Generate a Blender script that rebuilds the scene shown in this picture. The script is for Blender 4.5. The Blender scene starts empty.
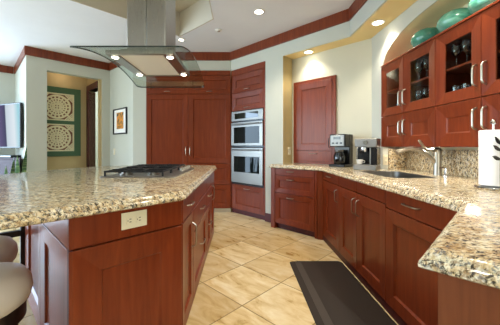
import bpy, math, random
from mathutils import Vector, Matrix
from mathutils.geometry import tessellate_polygon
random.seed(7)
SC = bpy.context.scene
COL = SC.collection
R2 = math.sqrt(2)
PI = math.pi

# ------------------------------------------------------------------ camera
cam_d = bpy.data.cameras.new('camera')
cam = bpy.data.objects.new('camera', cam_d); COL.objects.link(cam)
cam.location = (0, 0, 1.15); cam.rotation_euler = (PI/2, 0, 0)
cam_d.sensor_width = 36; cam_d.lens = 270/500*36
cam_d.shift_x = 0.02; cam_d.shift_y = -0.032
cam_d.clip_start = 0.05
SC.camera = cam

# ------------------------------------------------------------------ view / world / daylight
SC.view_settings.view_transform = 'Standard'
SC.view_settings.look = 'None'
SC.view_settings.gamma = 1
SC.view_settings.use_curve_mapping = False
SC.view_settings.exposure = 0.55
w = bpy.data.worlds.new('world'); SC.world = w; w.use_nodes = True
nt = w.node_tree; nt.nodes.clear()
_o = nt.nodes.new('ShaderNodeOutputWorld'); _b = nt.nodes.new('ShaderNodeBackground')
_t = nt.nodes.new('ShaderNodeTexCoord'); _s = nt.nodes.new('ShaderNodeSeparateXYZ'); _r = nt.nodes.new('ShaderNodeValToRGB')
_r.color_ramp.elements[0].position = 0.0; _r.color_ramp.elements[0].color = (0.10, 0.17, 0.05, 1)
_r.color_ramp.elements[1].position = 0.62; _r.color_ramp.elements[1].color = (0.58, 0.76, 1.0, 1)
_e = _r.color_ramp.elements.new(0.52); _e.color = (0.22, 0.33, 0.12, 1)
_m = nt.nodes.new('ShaderNodeMath'); _m.operation = 'MULTIPLY_ADD'; _m.inputs[1].default_value = 0.5; _m.inputs[2].default_value = 0.5
nt.links.new(_t.outputs['Generated'], _s.inputs[0]); nt.links.new(_s.outputs['Z'], _m.inputs[0])
nt.links.new(_m.outputs[0], _r.inputs[0]); nt.links.new(_r.outputs[0], _b.inputs[0]); nt.links.new(_b.outputs[0], _o.inputs[0])
_b.inputs[1].default_value = 3.2

def area(name, loc, target, sx, sy, watts, color):
    d = bpy.data.lights.new(name, 'AREA'); d.shape = 'RECTANGLE'; d.size = sx; d.size_y = sy
    d.energy = watts; d.color = color
    o = bpy.data.objects.new(name, d); COL.objects.link(o); o.location = loc
    o.rotation_euler = (Vector(target)-Vector(loc)).to_track_quat('-Z', 'Y').to_euler()
    return o
area('daylight_left_window', (-6.85, 0.6, 1.45), (0, 0.6, 1.45), 4.6, 2.2, 170, (0.72, 0.83, 1.0))
area('added_rear_daylight', (1.05, -3.35, 1.45), (-.6, 2, 1.45), 1.5, 2.2, 36, (0.92, 0.94, 1.0))  # unseen rear daylight, added to brighten the hall wall and hood
area('daylight_living_window', (-6.12, 4.02, 1.3), (-5.12, 3.02, 1.25), 2.2, 2.3, 130, (0.52, 0.70, 1.0))

# ------------------------------------------------------------------ materials
def lin(h):
    h = h.lstrip('#'); c = [int(h[i:i+2], 16)/255 for i in (0, 2, 4)]
    return tuple(x/12.92 if x <= .04045 else ((x+.055)/1.055)**2.4 for x in c)+(1,)
MATS = {}
def pbr(name, color, rough=.5, metal=0., coat=0., spec=.5, emit=None, estr=0., trans=0., ior=1.45):
    m = bpy.data.materials.new(name); m.use_nodes = True
    p = m.node_tree.nodes['Principled BSDF']
    p.inputs['Base Color'].default_value = lin(color) if isinstance(color, str) else color
    p.inputs['Roughness'].default_value = rough; p.inputs['Metallic'].default_value = metal
    p.inputs['Coat Weight'].default_value = coat; p.inputs['Coat Roughness'].default_value = .12
    p.inputs['Specular IOR Level'].default_value = spec
    p.inputs['Transmission Weight'].default_value = trans; p.inputs['IOR'].default_value = ior
    if emit: p.inputs['Emission Color'].default_value = lin(emit); p.inputs['Emission Strength'].default_value = estr
    MATS[name] = m
    return m
class NT:
    def __init__(s, m): s.t = m.node_tree; s.p = s.t.nodes['Principled BSDF']
    def n(s, typ, **kw):
        x = s.t.nodes.new(typ)
        for k, v in kw.items(): setattr(x, k, v)
        return x
    def l(s, a, b): s.t.links.new(a, b)
    def coord(s, scale=(1, 1, 1), kind='Object', rot=(0, 0, 0)):
        c = s.n('ShaderNodeTexCoord'); m = s.n('ShaderNodeMapping')
        m.inputs['Scale'].default_value = scale; m.inputs['Rotation'].default_value = rot
        s.l(c.outputs[kind], m.inputs['Vector']); return m.outputs[0]
    def noise(s, vec, scale, detail=4, rough=.55, dist=0):
        x = s.n('ShaderNodeTexNoise'); x.inputs['Scale'].default_value = scale; x.inputs['Detail'].default_value = detail
        x.inputs['Roughness'].default_value = rough; x.inputs['Distortion'].default_value = dist
        s.l(vec, x.inputs['Vector']); return x.outputs['Fac']
    def ramp(s, fac, stops):
        x = s.n('ShaderNodeValToRGB'); e = x.color_ramp.elements
        while len(e) > 1: e.remove(e[-1])
        for i, (p, c) in enumerate(stops):
            k = e[0] if i == 0 else e.new(p)
            k.position = p; k.color = lin(c) if isinstance(c, str) else c
        s.l(fac, x.inputs[0]); return x.outputs[0]
    def mix(s, fac, a, b, mode='MIX'):
        x = s.n('ShaderNodeMix', data_type='RGBA', blend_type=mode)
        if isinstance(fac, (int, float)): x.inputs[0].default_value = fac
        else: s.l(fac, x.inputs[0])
        for k, v in ((6, a), (7, b)):
            if isinstance(v, str): x.inputs[k].default_value = lin(v)
            else: s.l(v, x.inputs[k])
        return x.outputs[2]
    def math(s, op, a, b=None, c=None):
        x = s.n('ShaderNodeMath', operation=op)
        for i, v in enumerate((a, b, c)):
            if v is None: continue
            if isinstance(v, (int, float)): x.inputs[i].default_value = v
            else: s.l(v, x.inputs[i])
        return x.outputs[0]
    def bump(s, h, strength=.2, dist=.01):
        x = s.n('ShaderNodeBump'); x.inputs['Strength'].default_value = strength; x.inputs['Distance'].default_value = dist
        s.l(h, x.inputs['Height']); s.l(x.outputs[0], s.p.inputs['Normal'])

def wood(name, dark, mid, light, rough=.32, coat=.06):
    m = pbr(name, mid, rough, coat=coat, spec=.35); t = NT(m)
    v = t.coord((16, 16, 1.1)); f = t.noise(v, 2.2, 6, .6, .5)
    c = t.ramp(f, [(.25, dark), (.5, mid), (.78, light)])
    v2 = t.coord((90, 90, 3)); f2 = t.noise(v2, 2.0, 3)
    c2 = t.mix(t.math('MULTIPLY', f2, .35), c, dark)
    t.l(c2, t.p.inputs['Base Color'])
    t.bump(f2, .04, .002)
    return m
M_WOOD = wood('cherry_wood', '#662710', '#7a3317', '#8a3f1d')
M_BAND = wood('cherry_trim', '#5c2612', '#773419', '#8a4423', .35)
M_DARKWOOD = wood('dark_door_wood', '#3a1216', '#4d1a1c', '#5c2224', .4)
M_CONSOLE = wood('espresso_wood', '#2c1820', '#38202a', '#432933', .6)
M_STOOLWOOD = wood('black_brown_wood', '#120d0c', '#1d1513', '#2a201c', .35)
M_PANELWOOD = wood('peninsula_wood', '#62331a', '#723d20', '#7f4828', .5, .0)

def granite():
    m = pbr('granite', '#cdb184', .14, spec=.5); t = NT(m)
    v = t.coord((1, 1.9, 1))
    base = t.ramp(t.noise(v, 24, 7, .7, .5), [(.32, '#9c8058'), (.44, '#cdb58a'), (.55, '#eadfbe'), (.72, '#e6e3d8')])
    g = t.ramp(t.noise(v, 48, 5, .7, .6), [(.50, (0, 0, 0, 1)), (.60, (1, 1, 1, 1))])
    c = t.mix(t.math('MULTIPLY', g, .75), base, '#8d6a44')
    v2 = t.coord((1, 1.6, 1), rot=(.0, .0, .2))
    d = t.ramp(t.noise(v2, 55, 6, .72, .5), [(.522, (0, 0, 0, 1)), (.567, (1, 1, 1, 1))])
    c = t.mix(t.math('MULTIPLY', d, .92), c, '#211c19')
    v3 = t.coord((1, 1, 1), rot=(.9, .1, .7))
    b = t.ramp(t.noise(v3, 82, 5, .7, .2), [(.55, (0, 0, 0, 1)), (.62, (1, 1, 1, 1))])
    c = t.mix(t.math('MULTIPLY', b, .8), c, '#63666b')
    w_ = t.ramp(t.noise(v3, 30, 4, .7, .2), [(.60, (0, 0, 0, 1)), (.68, (1, 1, 1, 1))])
    c = t.mix(t.math('MULTIPLY', w_, .7), c, '#efe8d6')
    t.l(c, t.p.inputs['Base Color']); return m
M_GRANITE = granite()

def travertine():
    m = pbr('travertine_tiles', '#d8bd88', .30); t = NT(m)
    S = .47
    g = t.n('ShaderNodeNewGeometry'); sp = t.n('ShaderNodeSeparateXYZ'); t.l(g.outputs['Position'], sp.inputs[0])
    X, Y = sp.outputs['X'], sp.outputs['Y']
    X = t.math('SUBTRACT', X, .015); Y = t.math('SUBTRACT', Y, 1.95)
    u = t.math('MULTIPLY', t.math('ADD', X, Y), 1/(R2*S)); vv = t.math('MULTIPLY', t.math('SUBTRACT', Y, X), 1/(R2*S))
    u = t.math('ADD', u, 40); vv = t.math('ADD', vv, 40)
    fu, fv = t.math('FRACT', u), t.math('FRACT', vv)
    du = t.math('ABSOLUTE', t.math('SUBTRACT', fu, .5)); dv = t.math('ABSOLUTE', t.math('SUBTRACT', fv, .5))
    edge = t.math('GREATER_THAN', t.math('MAXIMUM', du, dv), .4915)
    cid = t.n('ShaderNodeCombineXYZ'); t.l(t.math('FLOOR', u), cid.inputs[0]); t.l(t.math('FLOOR', vv), cid.inputs[1])
    wn = t.n('ShaderNodeTexWhiteNoise', noise_dimensions='3D'); t.l(cid.outputs[0], wn.inputs['Vector'])
    off = t.n('ShaderNodeVectorMath', operation='MULTIPLY_ADD'); t.l(wn.outputs['Color'], off.inputs[0])
    off.inputs[1].default_value = (9, 9, 9); t.l(g.outputs['Position'], off.inputs[2])
    rot = t.n('ShaderNodeVectorRotate', rotation_type='Z_AXIS'); t.l(off.outputs[0], rot.inputs['Vector'])
    rot.inputs['Angle'].default_value = .7
    mp = t.n('ShaderNodeMapping'); mp.inputs['Scale'].default_value = (1, 2.6, 1); t.l(rot.outputs[0], mp.inputs[0])
    f = t.noise(mp.outputs[0], 3.2, 8, .62, .8)
    c = t.ramp(f, [(.25, '#b5945f'), (.40, '#cfb581'), (.52, '#dfcb9e'), (.70, '#ebdfc2')])
    sh = t.ramp(wn.outputs['Value'], [(0, '#d6c9b2'), (1, '#ffffff')])
    c = t.mix(.75, c, sh, 'MULTIPLY')
    c = t.mix(edge, c, '#8a744a')
    t.l(c, t.p.inputs['Base Color'])
    t.l(t.math('MULTIPLY_ADD', f, .2, .2), t.p.inputs['Roughness'])
    t.bump(t.math('SUBTRACT', 1, edge), .3, .003)
    return m
M_FLOOR = travertine()

def plaster(name, color, var):
    m = pbr(name, color, .75, spec=.25); t = NT(m)
    f = t.noise(t.coord((1, 1, 1)), 2.5, 4); c = t.ramp(f, [(.3, var), (.7, color)])
    t.l(c, t.p.inputs['Base Color']); t.bump(t.noise(t.coord(), 120, 2), .05, .002); return m
M_WALL = plaster('wall_paint', '#c6c8be', '#c3c5bb')
M_WARMWALL = plaster('hall_paint', '#c4ae84', '#bfa87d')
M_CREAM = plaster('cream_paint', '#d1cebb', '#cdcab7')
M_CEIL = plaster('ceiling_paint', '#e6e8ee', '#e2e4ea')
M_NICHE = plaster('niche_glow_soffit_paint', '#f0da9f', '#ecd496')
M_TAN = plaster('arch_warm_tint', '#f2e6c0', '#ece0b9')  # tan of the warm uplighting in the recess, put into the colour

M_REAR = plaster('rear_paint', '#7a6a58', '#746453')
M_TRAY = plaster('tray_paint', '#cdc6b8', '#c9c2b4')

def brushed(name, color, rough, scale):
    m = pbr(name, color, rough, metal=1); t = NT(m)
    f = t.noise(t.coord(scale), 3, 3)
    t.l(t.math('MULTIPLY_ADD', f, .18, rough-.09), t.p.inputs['Roughness']); t.bump(f, .02, .001); return m
M_STEEL = brushed('brushed_steel', '#85827d', .34, (3, 3, 160))
M_HOODSTEEL = brushed('hood_steel', '#a9a7a3', .30, (120, 120, 4))
M_NICKEL = pbr('satin_nickel', '#aaa498', .33, metal=1)
M_GREYSTEEL = pbr('grey_steel', '#8b8985', .42, metal=.9)
M_CHROME = pbr('chrome', '#d5d5d5', .12, metal=1)
M_IRON = pbr('cast_iron', '#17181a', .45)
M_BLACK = pbr('black_plastic', '#121214', .22)
M_BLACKGLASS = pbr('black_glass', '#0a0b0d', .04, spec=.8)
M_DARKPANE = pbr('oven_window', '#101316', .03, spec=.3)
M_MAT = pbr('black_rubber', '#312a25', .6, spec=.3)
M_MATEDGE = pbr('grey_rubber', '#453f3a', .5, spec=.3)
M_LEATHER = pbr('cream_leather', '#c9c0b4', .38)
M_WHITE = pbr('white_plastic', '#ece9e2', .4)
M_IVORY = pbr('ivory_plate', '#e4dcc0', .4)
M_SLOT = pbr('outlet_slots', '#3c352a', .5)
M_PAPER = pbr('paper', '#f4f3f2', .9, spec=.1)
M_GREEN = pbr('green_paint', '#3f5c42', .5)
M_CREAMWOOD = pbr('cream_fretwork', '#e6d7b8', .55)
M_REDBACK = pbr('red_backing', '#7d4a35', .6)
M_GRIDV = pbr('stainless_grille', '#b5ab98', .35, metal=.8)
def teal():
    m = pbr('turquoise_glaze', '#58a08a', .12, coat=.5); t = NT(m)
    c = t.ramp(t.noise(t.coord(), 9, 5, .6, 1.0), [(.3, '#347a65'), (.55, '#58a08a'), (.75, '#80b8a4')])
    t.l(c, t.p.inputs['Base Color']); return m
M_TEAL = teal()
def leaf():
    m = pbr('snake_plant_leaf', '#4b7a4f', .35); t = NT(m)
    c = t.ramp(t.noise(t.coord((2, 2, 22)), 2, 3), [(.4, '#2c5538'), (.6, '#7c9c6c')])
    t.l(c, t.p.inputs['Base Color']); return m
M_LEAF = leaf()
M_POT = pbr('clay_pot', '#7a5a48', .6)
def mix_glass(name, tint, amt, k=.5, rough=.02):
    m = bpy.data.materials.new(name); m.use_nodes = True; t = m.node_tree; t.nodes.clear()
    o = t.nodes.new('ShaderNodeOutputMaterial'); mx = t.nodes.new('ShaderNodeMixShader')
    tr = t.nodes.new('ShaderNodeBsdfTransparent'); gl = t.nodes.new('ShaderNodeBsdfGlossy')
    tr.inputs[0].default_value = lin(tint); gl.inputs['Roughness'].default_value = rough
    lw = t.nodes.new('ShaderNodeLayerWeight'); lw.inputs[0].default_value = amt
    mu = t.nodes.new('ShaderNodeMath'); mu.operation = 'MULTIPLY'; mu.inputs[1].default_value = k; t.links.new(lw.outputs['Fresnel'], mu.inputs[0]); t.links.new(mu.outputs[0], mx.inputs[0]); t.links.new(tr.outputs[0], mx.inputs[1]); t.links.new(gl.outputs[0], mx.inputs[2])
    t.links.new(mx.outputs[0], o.inputs[0]); return m
M_PANE = mix_glass('clear_pane', '#f4f6f4', .12, .45)
M_HOODGLASS = mix_glass('hood_glass', '#f3f9f6', .15, .35)
M_EDGEGLASS = pbr('green_glass_edge', '#1d2b29', .1, spec=.8)
M_CRYSTAL = mix_glass('crystal', '#fefefe', .40, .9, .1)
M_LAMP = pbr('lamp_lens', '#ffffff', .4, emit='#fff2d8', estr=14)
M_FILTER = pbr('filter_mesh', '#f2ebdf', .55, metal=.1)  # pale base colour carries the light reflected by the mesh
def screen():  # window and curtain reflection painted as emission; the set itself is off
    m = pbr('tv_painted_reflection', '#0c0c12', .6, spec=.03); t = NT(m)
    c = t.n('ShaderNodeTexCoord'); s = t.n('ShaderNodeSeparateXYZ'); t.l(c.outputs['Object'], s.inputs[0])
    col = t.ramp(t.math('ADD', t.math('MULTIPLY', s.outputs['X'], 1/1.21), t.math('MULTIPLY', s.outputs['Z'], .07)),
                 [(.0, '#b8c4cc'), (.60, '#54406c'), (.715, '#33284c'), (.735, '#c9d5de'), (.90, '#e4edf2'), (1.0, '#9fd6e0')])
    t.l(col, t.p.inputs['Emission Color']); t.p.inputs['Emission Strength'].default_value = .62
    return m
M_TVREFLECT = screen()
def art():
    m = pbr('orange_print', '#d88a3a', .6); t = NT(m)
    f = t.noise(t.coord((9, 9, 9)), 2.2, 3, .6, .8)
    c = t.ramp(f, [(.40, '#3b3a30'), (.47, '#b78a4a'), (.55, '#dd8a33'), (.7, '#e9a646')])
    t.l(c, t.p.inputs['Base Color']); return m
M_ART = art()

# ------------------------------------------------------------------ mesh helpers
class MB:
    def __init__(s): s.v = []; s.f = []
    def add(s, vs, fs):
        o = len(s.v); s.v += [tuple(x) for x in vs]; s.f += [tuple(i+o for i in f) for f in fs]; return s
    def box(s, x0, y0, z0, x1, y1, z1, T=None):
        vs = [(x, y, z) for z in (z0, z1) for (x, y) in ((x0, y0), (x1, y0), (x1, y1), (x0, y1))]
        if T: vs = [T(*p) for p in vs]
        return s.add(vs, [(3, 2, 1, 0), (4, 5, 6, 7), (0, 1, 5, 4), (1, 2, 6, 5), (2, 3, 7, 6), (3, 0, 4, 7)])
    def prism(s, poly, z0, z1, holes=(), T=None):
        """poly in (x,y), extruded z0..z1; T maps (x,y,z)->world"""
        T = T or (lambda x, y, z: (x, y, z))
        loops = [list(poly)]+[list(h) for h in holes]
        def sgn(p): return sum(p[i][0]*p[(i+1) % len(p)][1]-p[(i+1) % len(p)][0]*p[i][1] for i in range(len(p)))
        if sgn(loops[0]) < 0: loops[0].reverse()
        for h in loops[1:]:
            if sgn(h) > 0: h.reverse()
        flat = [p for l in loops for p in l]; n = len(flat)
        tri = tessellate_polygon([[Vector((p[0], p[1], 0)) for p in l] for l in loops])
        vs = [T(p[0], p[1], z0) for p in flat]+[T(p[0], p[1], z1) for p in flat]
        fs = []
        for a, b, c in tri:
            A, B, C = flat[a], flat[b], flat[c]
            if (B[0]-A[0])*(C[1]-A[1])-(B[1]-A[1])*(C[0]-A[0]) < 0: b, c = c, b
            fs.append((a+n, b+n, c+n)); fs.append((c, b, a))
        k = 0
        for l in loops:
            m = len(l)
            for i in range(m):
                a, b = k+i, k+(i+1) % m
                fs.append((a, b, b+n, a+n))
            k += m
        return s.add(vs, fs)
    def lathe(s, prof, seg=28, c=(0, 0, 0), T=None, cap=True):
        T = T or (lambda x, y, z: (x+c[0], y+c[1], z+c[2]))
        vs = []; fs = []; m = len(prof)
        for i in range(seg):
            a = 2*PI*i/seg
            for r, z in prof: vs.append(T(r*math.cos(a), r*math.sin(a), z))
        for i in range(seg):
            j = (i+1) % seg
            for k in range(m-1): fs.append((i*m+k, j*m+k, j*m+k+1, i*m+k+1))
        if cap and prof[0][0] > 1e-6: fs.append(tuple(i*m for i in reversed(range(seg))))
        if cap and prof[-1][0] > 1e-6: fs.append(tuple(i*m+m-1 for i in range(seg)))
        return s.add(vs, fs)
    def tube(s, pts, r, seg=10, closed=False):
        pts = [Vector(p) for p in pts]; n = len(pts); vs = []; fs = []
        prev = None
        for i, p in enumerate(pts):
            a = pts[(i-1) % n] if closed or i > 0 else p
            b = pts[(i+1) % n] if closed or i < n-1 else p
            t = (b-a).normalized()
            if prev is None:
                prev = t.orthogonal().normalized()
            x = (prev-t*prev.dot(t)).normalized(); y = t.cross(x); prev = x
            rr = r[i] if isinstance(r, (list, tuple)) else r
            for k in range(seg):
                an = 2*PI*k/seg; vs.append(p+x*rr*math.cos(an)+y*rr*math.sin(an))
        for i in range(n if closed else n-1):
            j = (i+1) % n
            for k in range(seg):
                l = (k+1) % seg; fs.append((i*seg+k, i*seg+l, j*seg+l, j*seg+k))
        if not closed:
            fs.append(tuple(reversed(range(seg)))); fs.append(tuple((n-1)*seg+k for k in range(seg)))
        return s.add(vs, fs)
    def rings(s, rects, F, cap=True, back=True):
        """rects: (a0,z0,a1,z1,d) concentric rectangles mapped by frame F(a,d,z)"""
        vs = []; fs = []
        for a0, z0, a1, z1, d in rects:
            vs += [F(a0, d, z0), F(a1, d, z0), F(a1, d, z1), F(a0, d, z1)]
        for i in range(len(rects)-1):
            for k in range(4):
                l = (k+1) % 4; fs.append((i*4+k, i*4+l, i*4+4+l, i*4+4+k))
        m = 4*(len(rects)-1)
        if cap: fs.append((m, m+1, m+2, m+3))
        if back: fs.append((3, 2, 1, 0))
        if not cap and not back:
            for k in range(4):
                l = (k+1) % 4; fs.append((m+k, m+l, l, k))
        return s.add(vs, fs)

def obj(name, mb, mat, parent=None, bevel=0, smooth=True, seg=2, angle=35):
    off = Vector((0, 0, 0))
    if parent is not None:
        p = parent
        while p is not None: off += p.location; p = p.parent
    me = bpy.data.meshes.new(name)
    me.from_pydata([tuple(Vector(v)-off) for v in mb.v], [], mb.f); me.update()
    me.materials.append(mat)
    if smooth:
        me.polygons.foreach_set('use_smooth', [True]*len(me.polygons)); me.set_sharp_from_angle(angle=math.radians(angle))
    o = bpy.data.objects.new(name, me); COL.objects.link(o)
    if parent is not None: o.parent = parent
    if bevel:
        b = o.modifiers.new('bevel', 'BEVEL'); b.width = bevel; b.segments = seg; b.limit_method = 'ANGLE'; b.angle_limit = math.radians(40)
    return o
def thing(name, label, cat, loc=(0, 0, 0), group=None):
    o = bpy.data.objects.new(name, None); COL.objects.link(o); o.location = loc; o.empty_display_size = .1
    o['label'] = label; o['category'] = cat
    if group: o['group'] = group
    return o
def tag(o, label, cat, group=None):
    o['label'] = label; o['category'] = cat
    if group: o['group'] = group
    return o
def struct(name, mb, mat, bevel=0, label=None):
    o = obj(name, mb, mat, None, bevel); o['kind'] = 'structure'
    o['label'] = label or name.replace('_', ' '); o['category'] = name.split('_')[0]
    return o
def dup(root, loc, label=None, rotz=0):
    r = root.copy(); COL.objects.link(r); r.location = loc; r.rotation_euler = (0, 0, rotz)
    if label: r['label'] = label
    for ch in list(root.children):
        c = ch.copy(); COL.objects.link(c); c.parent = r
        for g in list(ch.children):
            d = g.copy(); COL.objects.link(d); d.parent = c
    return r
class Fr:
    """face frame: p0 -> p1 as seen left to right by the viewer; d points out to the viewer"""
    def __init__(s, p0, p1):
        s.p = Vector(p0).to_2d() if len(p0) == 3 else Vector(p0); e = Vector(p1)-s.p
        s.L = e.length; s.u = e.normalized(); s.n = Vector((s.u.y, -s.u.x))
    def __call__(s, a, d, z):
        q = s.p+s.u*a+s.n*d; return (q.x, q.y, z)
def pix(px, z, py):
    Y = 270*(1.15-z)/(py-146.5); return ((px-240)*Y/270, Y)

# ------------------------------------------------------------------ structure
CZ = 2.80; SZ = 2.47
struct('floor', MB().box(-7.2, -3.7, -.1, 2.1, 8.2, 0), M_FLOOR, label='honey travertine tile floor laid on the diagonal')
tray = [(-.34, .6), (-.34, 3.50), (-.90, 4.06), (-2.7, 2.26), (-2.7, .6)]
struct('ceiling', MB().prism([(-7.2, -3.7), (2.1, -3.7), (2.1, 8.2), (-7.2, 8.2)], CZ, CZ+.35, [tray]), M_CEIL, label='white ceiling around the raised tray')
struct('ceiling_tray', MB().prism([(-.2, .4), (-.2, 3.6), (-.9, 4.3), (-2.9, 2.3), (-2.9, .4)], CZ+.35, CZ+.42), M_TRAY, label='raised tray panel above the island hood')
_c = (-1.5, 2.2); _in = [(_c[0]+(x-_c[0])*.99, _c[1]+(y-_c[1])*.99) for x, y in tray]
struct('ceiling_cove', MB().prism(tray, CZ-.001, CZ+.349, [_in]), M_TRAY, label='beige upright sides of the ceiling tray')

def wall(name, p0, p1, z0, z1, mat, holes=(), th=.12, label=None):
    F = Fr(p0, p1)
    mb = MB().prism([(0, z0), (F.L, z0), (F.L, z1), (0, z1)], 0, -th, holes, T=lambda a, z, d: F(a, d, z))
    # prism was extruded to negative depth: flip faces
    mb.f = [tuple(reversed(f)) for f in mb.f]
    return struct(name, mb, mat, label=label)
W0a, W0b = (-4.68, 5.62), (-3.515, 4.435)
W1b = (-2.585, 5.366)
W2b = (-1.87, 4.72)
wall('wall_left', (-7.0, 3.3), W0a, 0, CZ, M_WALL, [[(.15, .1), (2.35, .1), (2.35, 2.5), (.15, 2.5)]], label='far living room wall behind the television')
wall('wall_tv', W0a, W0b, 0, CZ, M_WALL, th=.1, label='narrow bright wall beside the television')
F1 = Fr(W0b, W1b)
ho0, ho1 = .285, F1.L-.145
wall('wall_hall', W0b, W1b, 0, CZ, M_WALL, [[(ho0, 0), (ho1, 0), (ho1, 2.46), (ho0, 2.46)]], th=.13, label='angled wall with the hall opening')
wall('wall_picture', W1b, W2b, 0, CZ, M_WALL, label='angled wall with the framed picture')
wall('wall_back', W2b, (-1.635, 4.72), 0, CZ, M_WALL, label='wall strip left of the tall cabinets')
wall('wall_header', (-1.635, 4.74), (-.165, 4.74), SZ+.005, CZ, M_WALL, label='wall strip above the tall cabinets')
# diagonal wall with ovens, soffit, niche
soff = [(-.16, 4.73), (1.316, 3.234), (1.316, -1.5), (1.98, -1.5), (1.98, 3.6), (.35, 5.2)]
struct('ceiling_soffit', MB().prism(soff, SZ, CZ-.002), M_WALL, label='dropped soffit over the ovens and worktop')
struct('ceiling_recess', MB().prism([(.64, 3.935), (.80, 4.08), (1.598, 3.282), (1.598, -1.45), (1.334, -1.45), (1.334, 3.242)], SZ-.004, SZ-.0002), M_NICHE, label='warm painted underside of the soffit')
D1a, D1b = (.392, 4.162), (.625, 3.925)
N0, N1 = (.79, 4.09), (1.6, 3.28)
struct('wall_pier', MB().prism([D1a, D1b, N0, (.72, 4.17)], 0, SZ), M_WALL, label='wall pier right of the wall ovens')
_nf = Fr(D1b, (.7075, 4.0075))
struct('wall_niche', MB().prism([D1b, N0, (.785, 4.095), (.6235, 3.928)], .9, SZ), M_NICHE, label='warm lit side of the niche')  # yellowish lamp light on this face is put into its paint colour
wall('wall_right', N0, N1, 0, SZ, M_CREAM, label='wall behind the coffee maker')
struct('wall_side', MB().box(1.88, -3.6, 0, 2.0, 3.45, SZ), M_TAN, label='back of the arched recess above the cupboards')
struct('wall_behind', MB().prism([(-1.76, 5.32), (.28, 5.32), (.85, 4.75), (.95, 4.85), (.32, 5.48), (-1.76, 5.48)], 0, SZ), M_WALL, label='wall behind the tall cabinets and ovens')
# arch wall
ya, yb, zb, rise = 3.03, 1.30, 2.035, .30
arch = []
for i in range(33):
    u = -1+2*i/32; y = (ya+yb)/2+(yb-ya)/2*u
    arch.append((y, zb+rise*(max(0, 1-abs(u)**2.35))**(1/2.0)))
outline = [(3.28, zb)]+arch[::-1]+[(-1.5, zb), (-1.5, SZ), (3.28, SZ)]
struct('wall_return', MB().box(1.6, 3.03, 0, 1.88, 3.28, zb), M_WALL, label='short wall left of the hanging cupboards')
Tarch = lambda a, b, d: (1.6+d, a, b)
struct('wall_arch', MB().prism(outline, 0, .28, T=Tarch), M_WALL, label='white wall with the arched recess')
am = MB(); vs = []; fs = []
for (y, z) in arch: vs += [(1.603, y, z-.004), (1.88, y, z-.004)]
for i in range(len(arch)-1): fs.append((2*i, 2*i+1, 2*i+3, 2*i+2))
am.add(vs, fs)
am.f += [tuple(reversed([k for k in f])) for f in []]
struct('trim_arch', am, M_TAN, label='tan underside of the arch')
# hall
H0, H1 = (-4.02, 5.03), (-3.273, 5.777)
wall('wall_hall_back', H0, H1, 0, 2.7, M_WARMWALL, label='beige hall wall behind the fretwork')
HJ = (-2.72, 5.225)
Fh = Fr(H1, (-2.745, 5.249))
wall('wall_hall_side', H1, (-2.745, 5.249), 0, 2.7, M_WARMWALL, [[(.13, 0), (.70, 0), (.70, 2.31), (.13, 2.31)]], th=.12, label='beige hall wall with the dark doorway')
struct('ceiling_hall', MB().prism([(-3.55, 4.60), (-4.0, 5.03), (-3.27, 5.85), (-2.66, 5.30)], 2.70, 2.76), M_WARMWALL, label='hall ceiling')
Fd = Fr((-3.273, 5.777), (-2.745, 5.249))
cs = MB(); Tb = lambda a, d, z: Fd(a, d, z)
cs.box(.02, -.13, 0, .13, .02, 2.31, Tb); cs.box(.02, -.13, 2.31, .69, .02, 2.43, Tb)
struct('door_1', cs, M_DARKWOOD, .006, label='dark red door casing in the hall')
# room beyond hall doorway
wall('wall_beyond', (-5.2, 7.3), (-2.2, 7.3), 0, 2.79, M_WALL, label='pale wall beyond the hall doorway')
# far enclosing walls with windows
lw = Fr((-7.0, -3.6), (-7.0, 3.3))
wall('wall_window_left', (-7.0, -3.6), (-7.0, 3.3), 0, CZ, M_WALL, [[(1.9, .3), (6.5, .3), (6.5, 2.6), (1.9, 2.6)]], label='left wall with the wide window')
wall('wall_rear', (2.0, -3.5), (-7.0, -3.5), 0, CZ, M_REAR, [[(.2, .3), (1.7, .3), (1.7, 2.6), (.2, 2.6)]], label='unseen rear wall with an added window opening')  # window opening added for light, brown tone chosen to cut reflections

# crown band
def band(name, p0, p1, e0=0, e1=0, label=None):
    F = Fr(p0, p1)
    mb = MB().box(-e0, 0, 2.655, F.L+e1, .022, CZ-.001, F)
    struct(name, mb, M_BAND, .003, label=label)
band('trim_1', (-7.0, 3.3), W0a, 0, -.03, 'dark red band on the far living room wall')
band('trim_2', W0a, W0b, -.03, .02, 'dark red band above the television')
band('trim_3', W0b, W1b, .02, 0, 'dark red band above the hall opening')
band('trim_4', (-2.57, 5.35), W2b, 0, 0, 'dark red band above the picture')
band('trim_5', W2b, (-.165, 4.735), 0, 0, 'dark red band above the tall cabinets')
band('trim_6', (-.16, 4.73), (1.316, 3.234), 0, .0, 'dark red band above the wall ovens')
band('trim_7', (1.316, 3.225), (1.316, -1.5), .0, 0, 'dark red band over the worktop soffit')
FB = Fr(D1a, D1b)
struct('baseboard_oven', MB().box(.0, 0, 0, FB.L-.0, .014, .13, FB), M_DARKWOOD, .003, label='dark baseboard right of the ovens')

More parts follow.
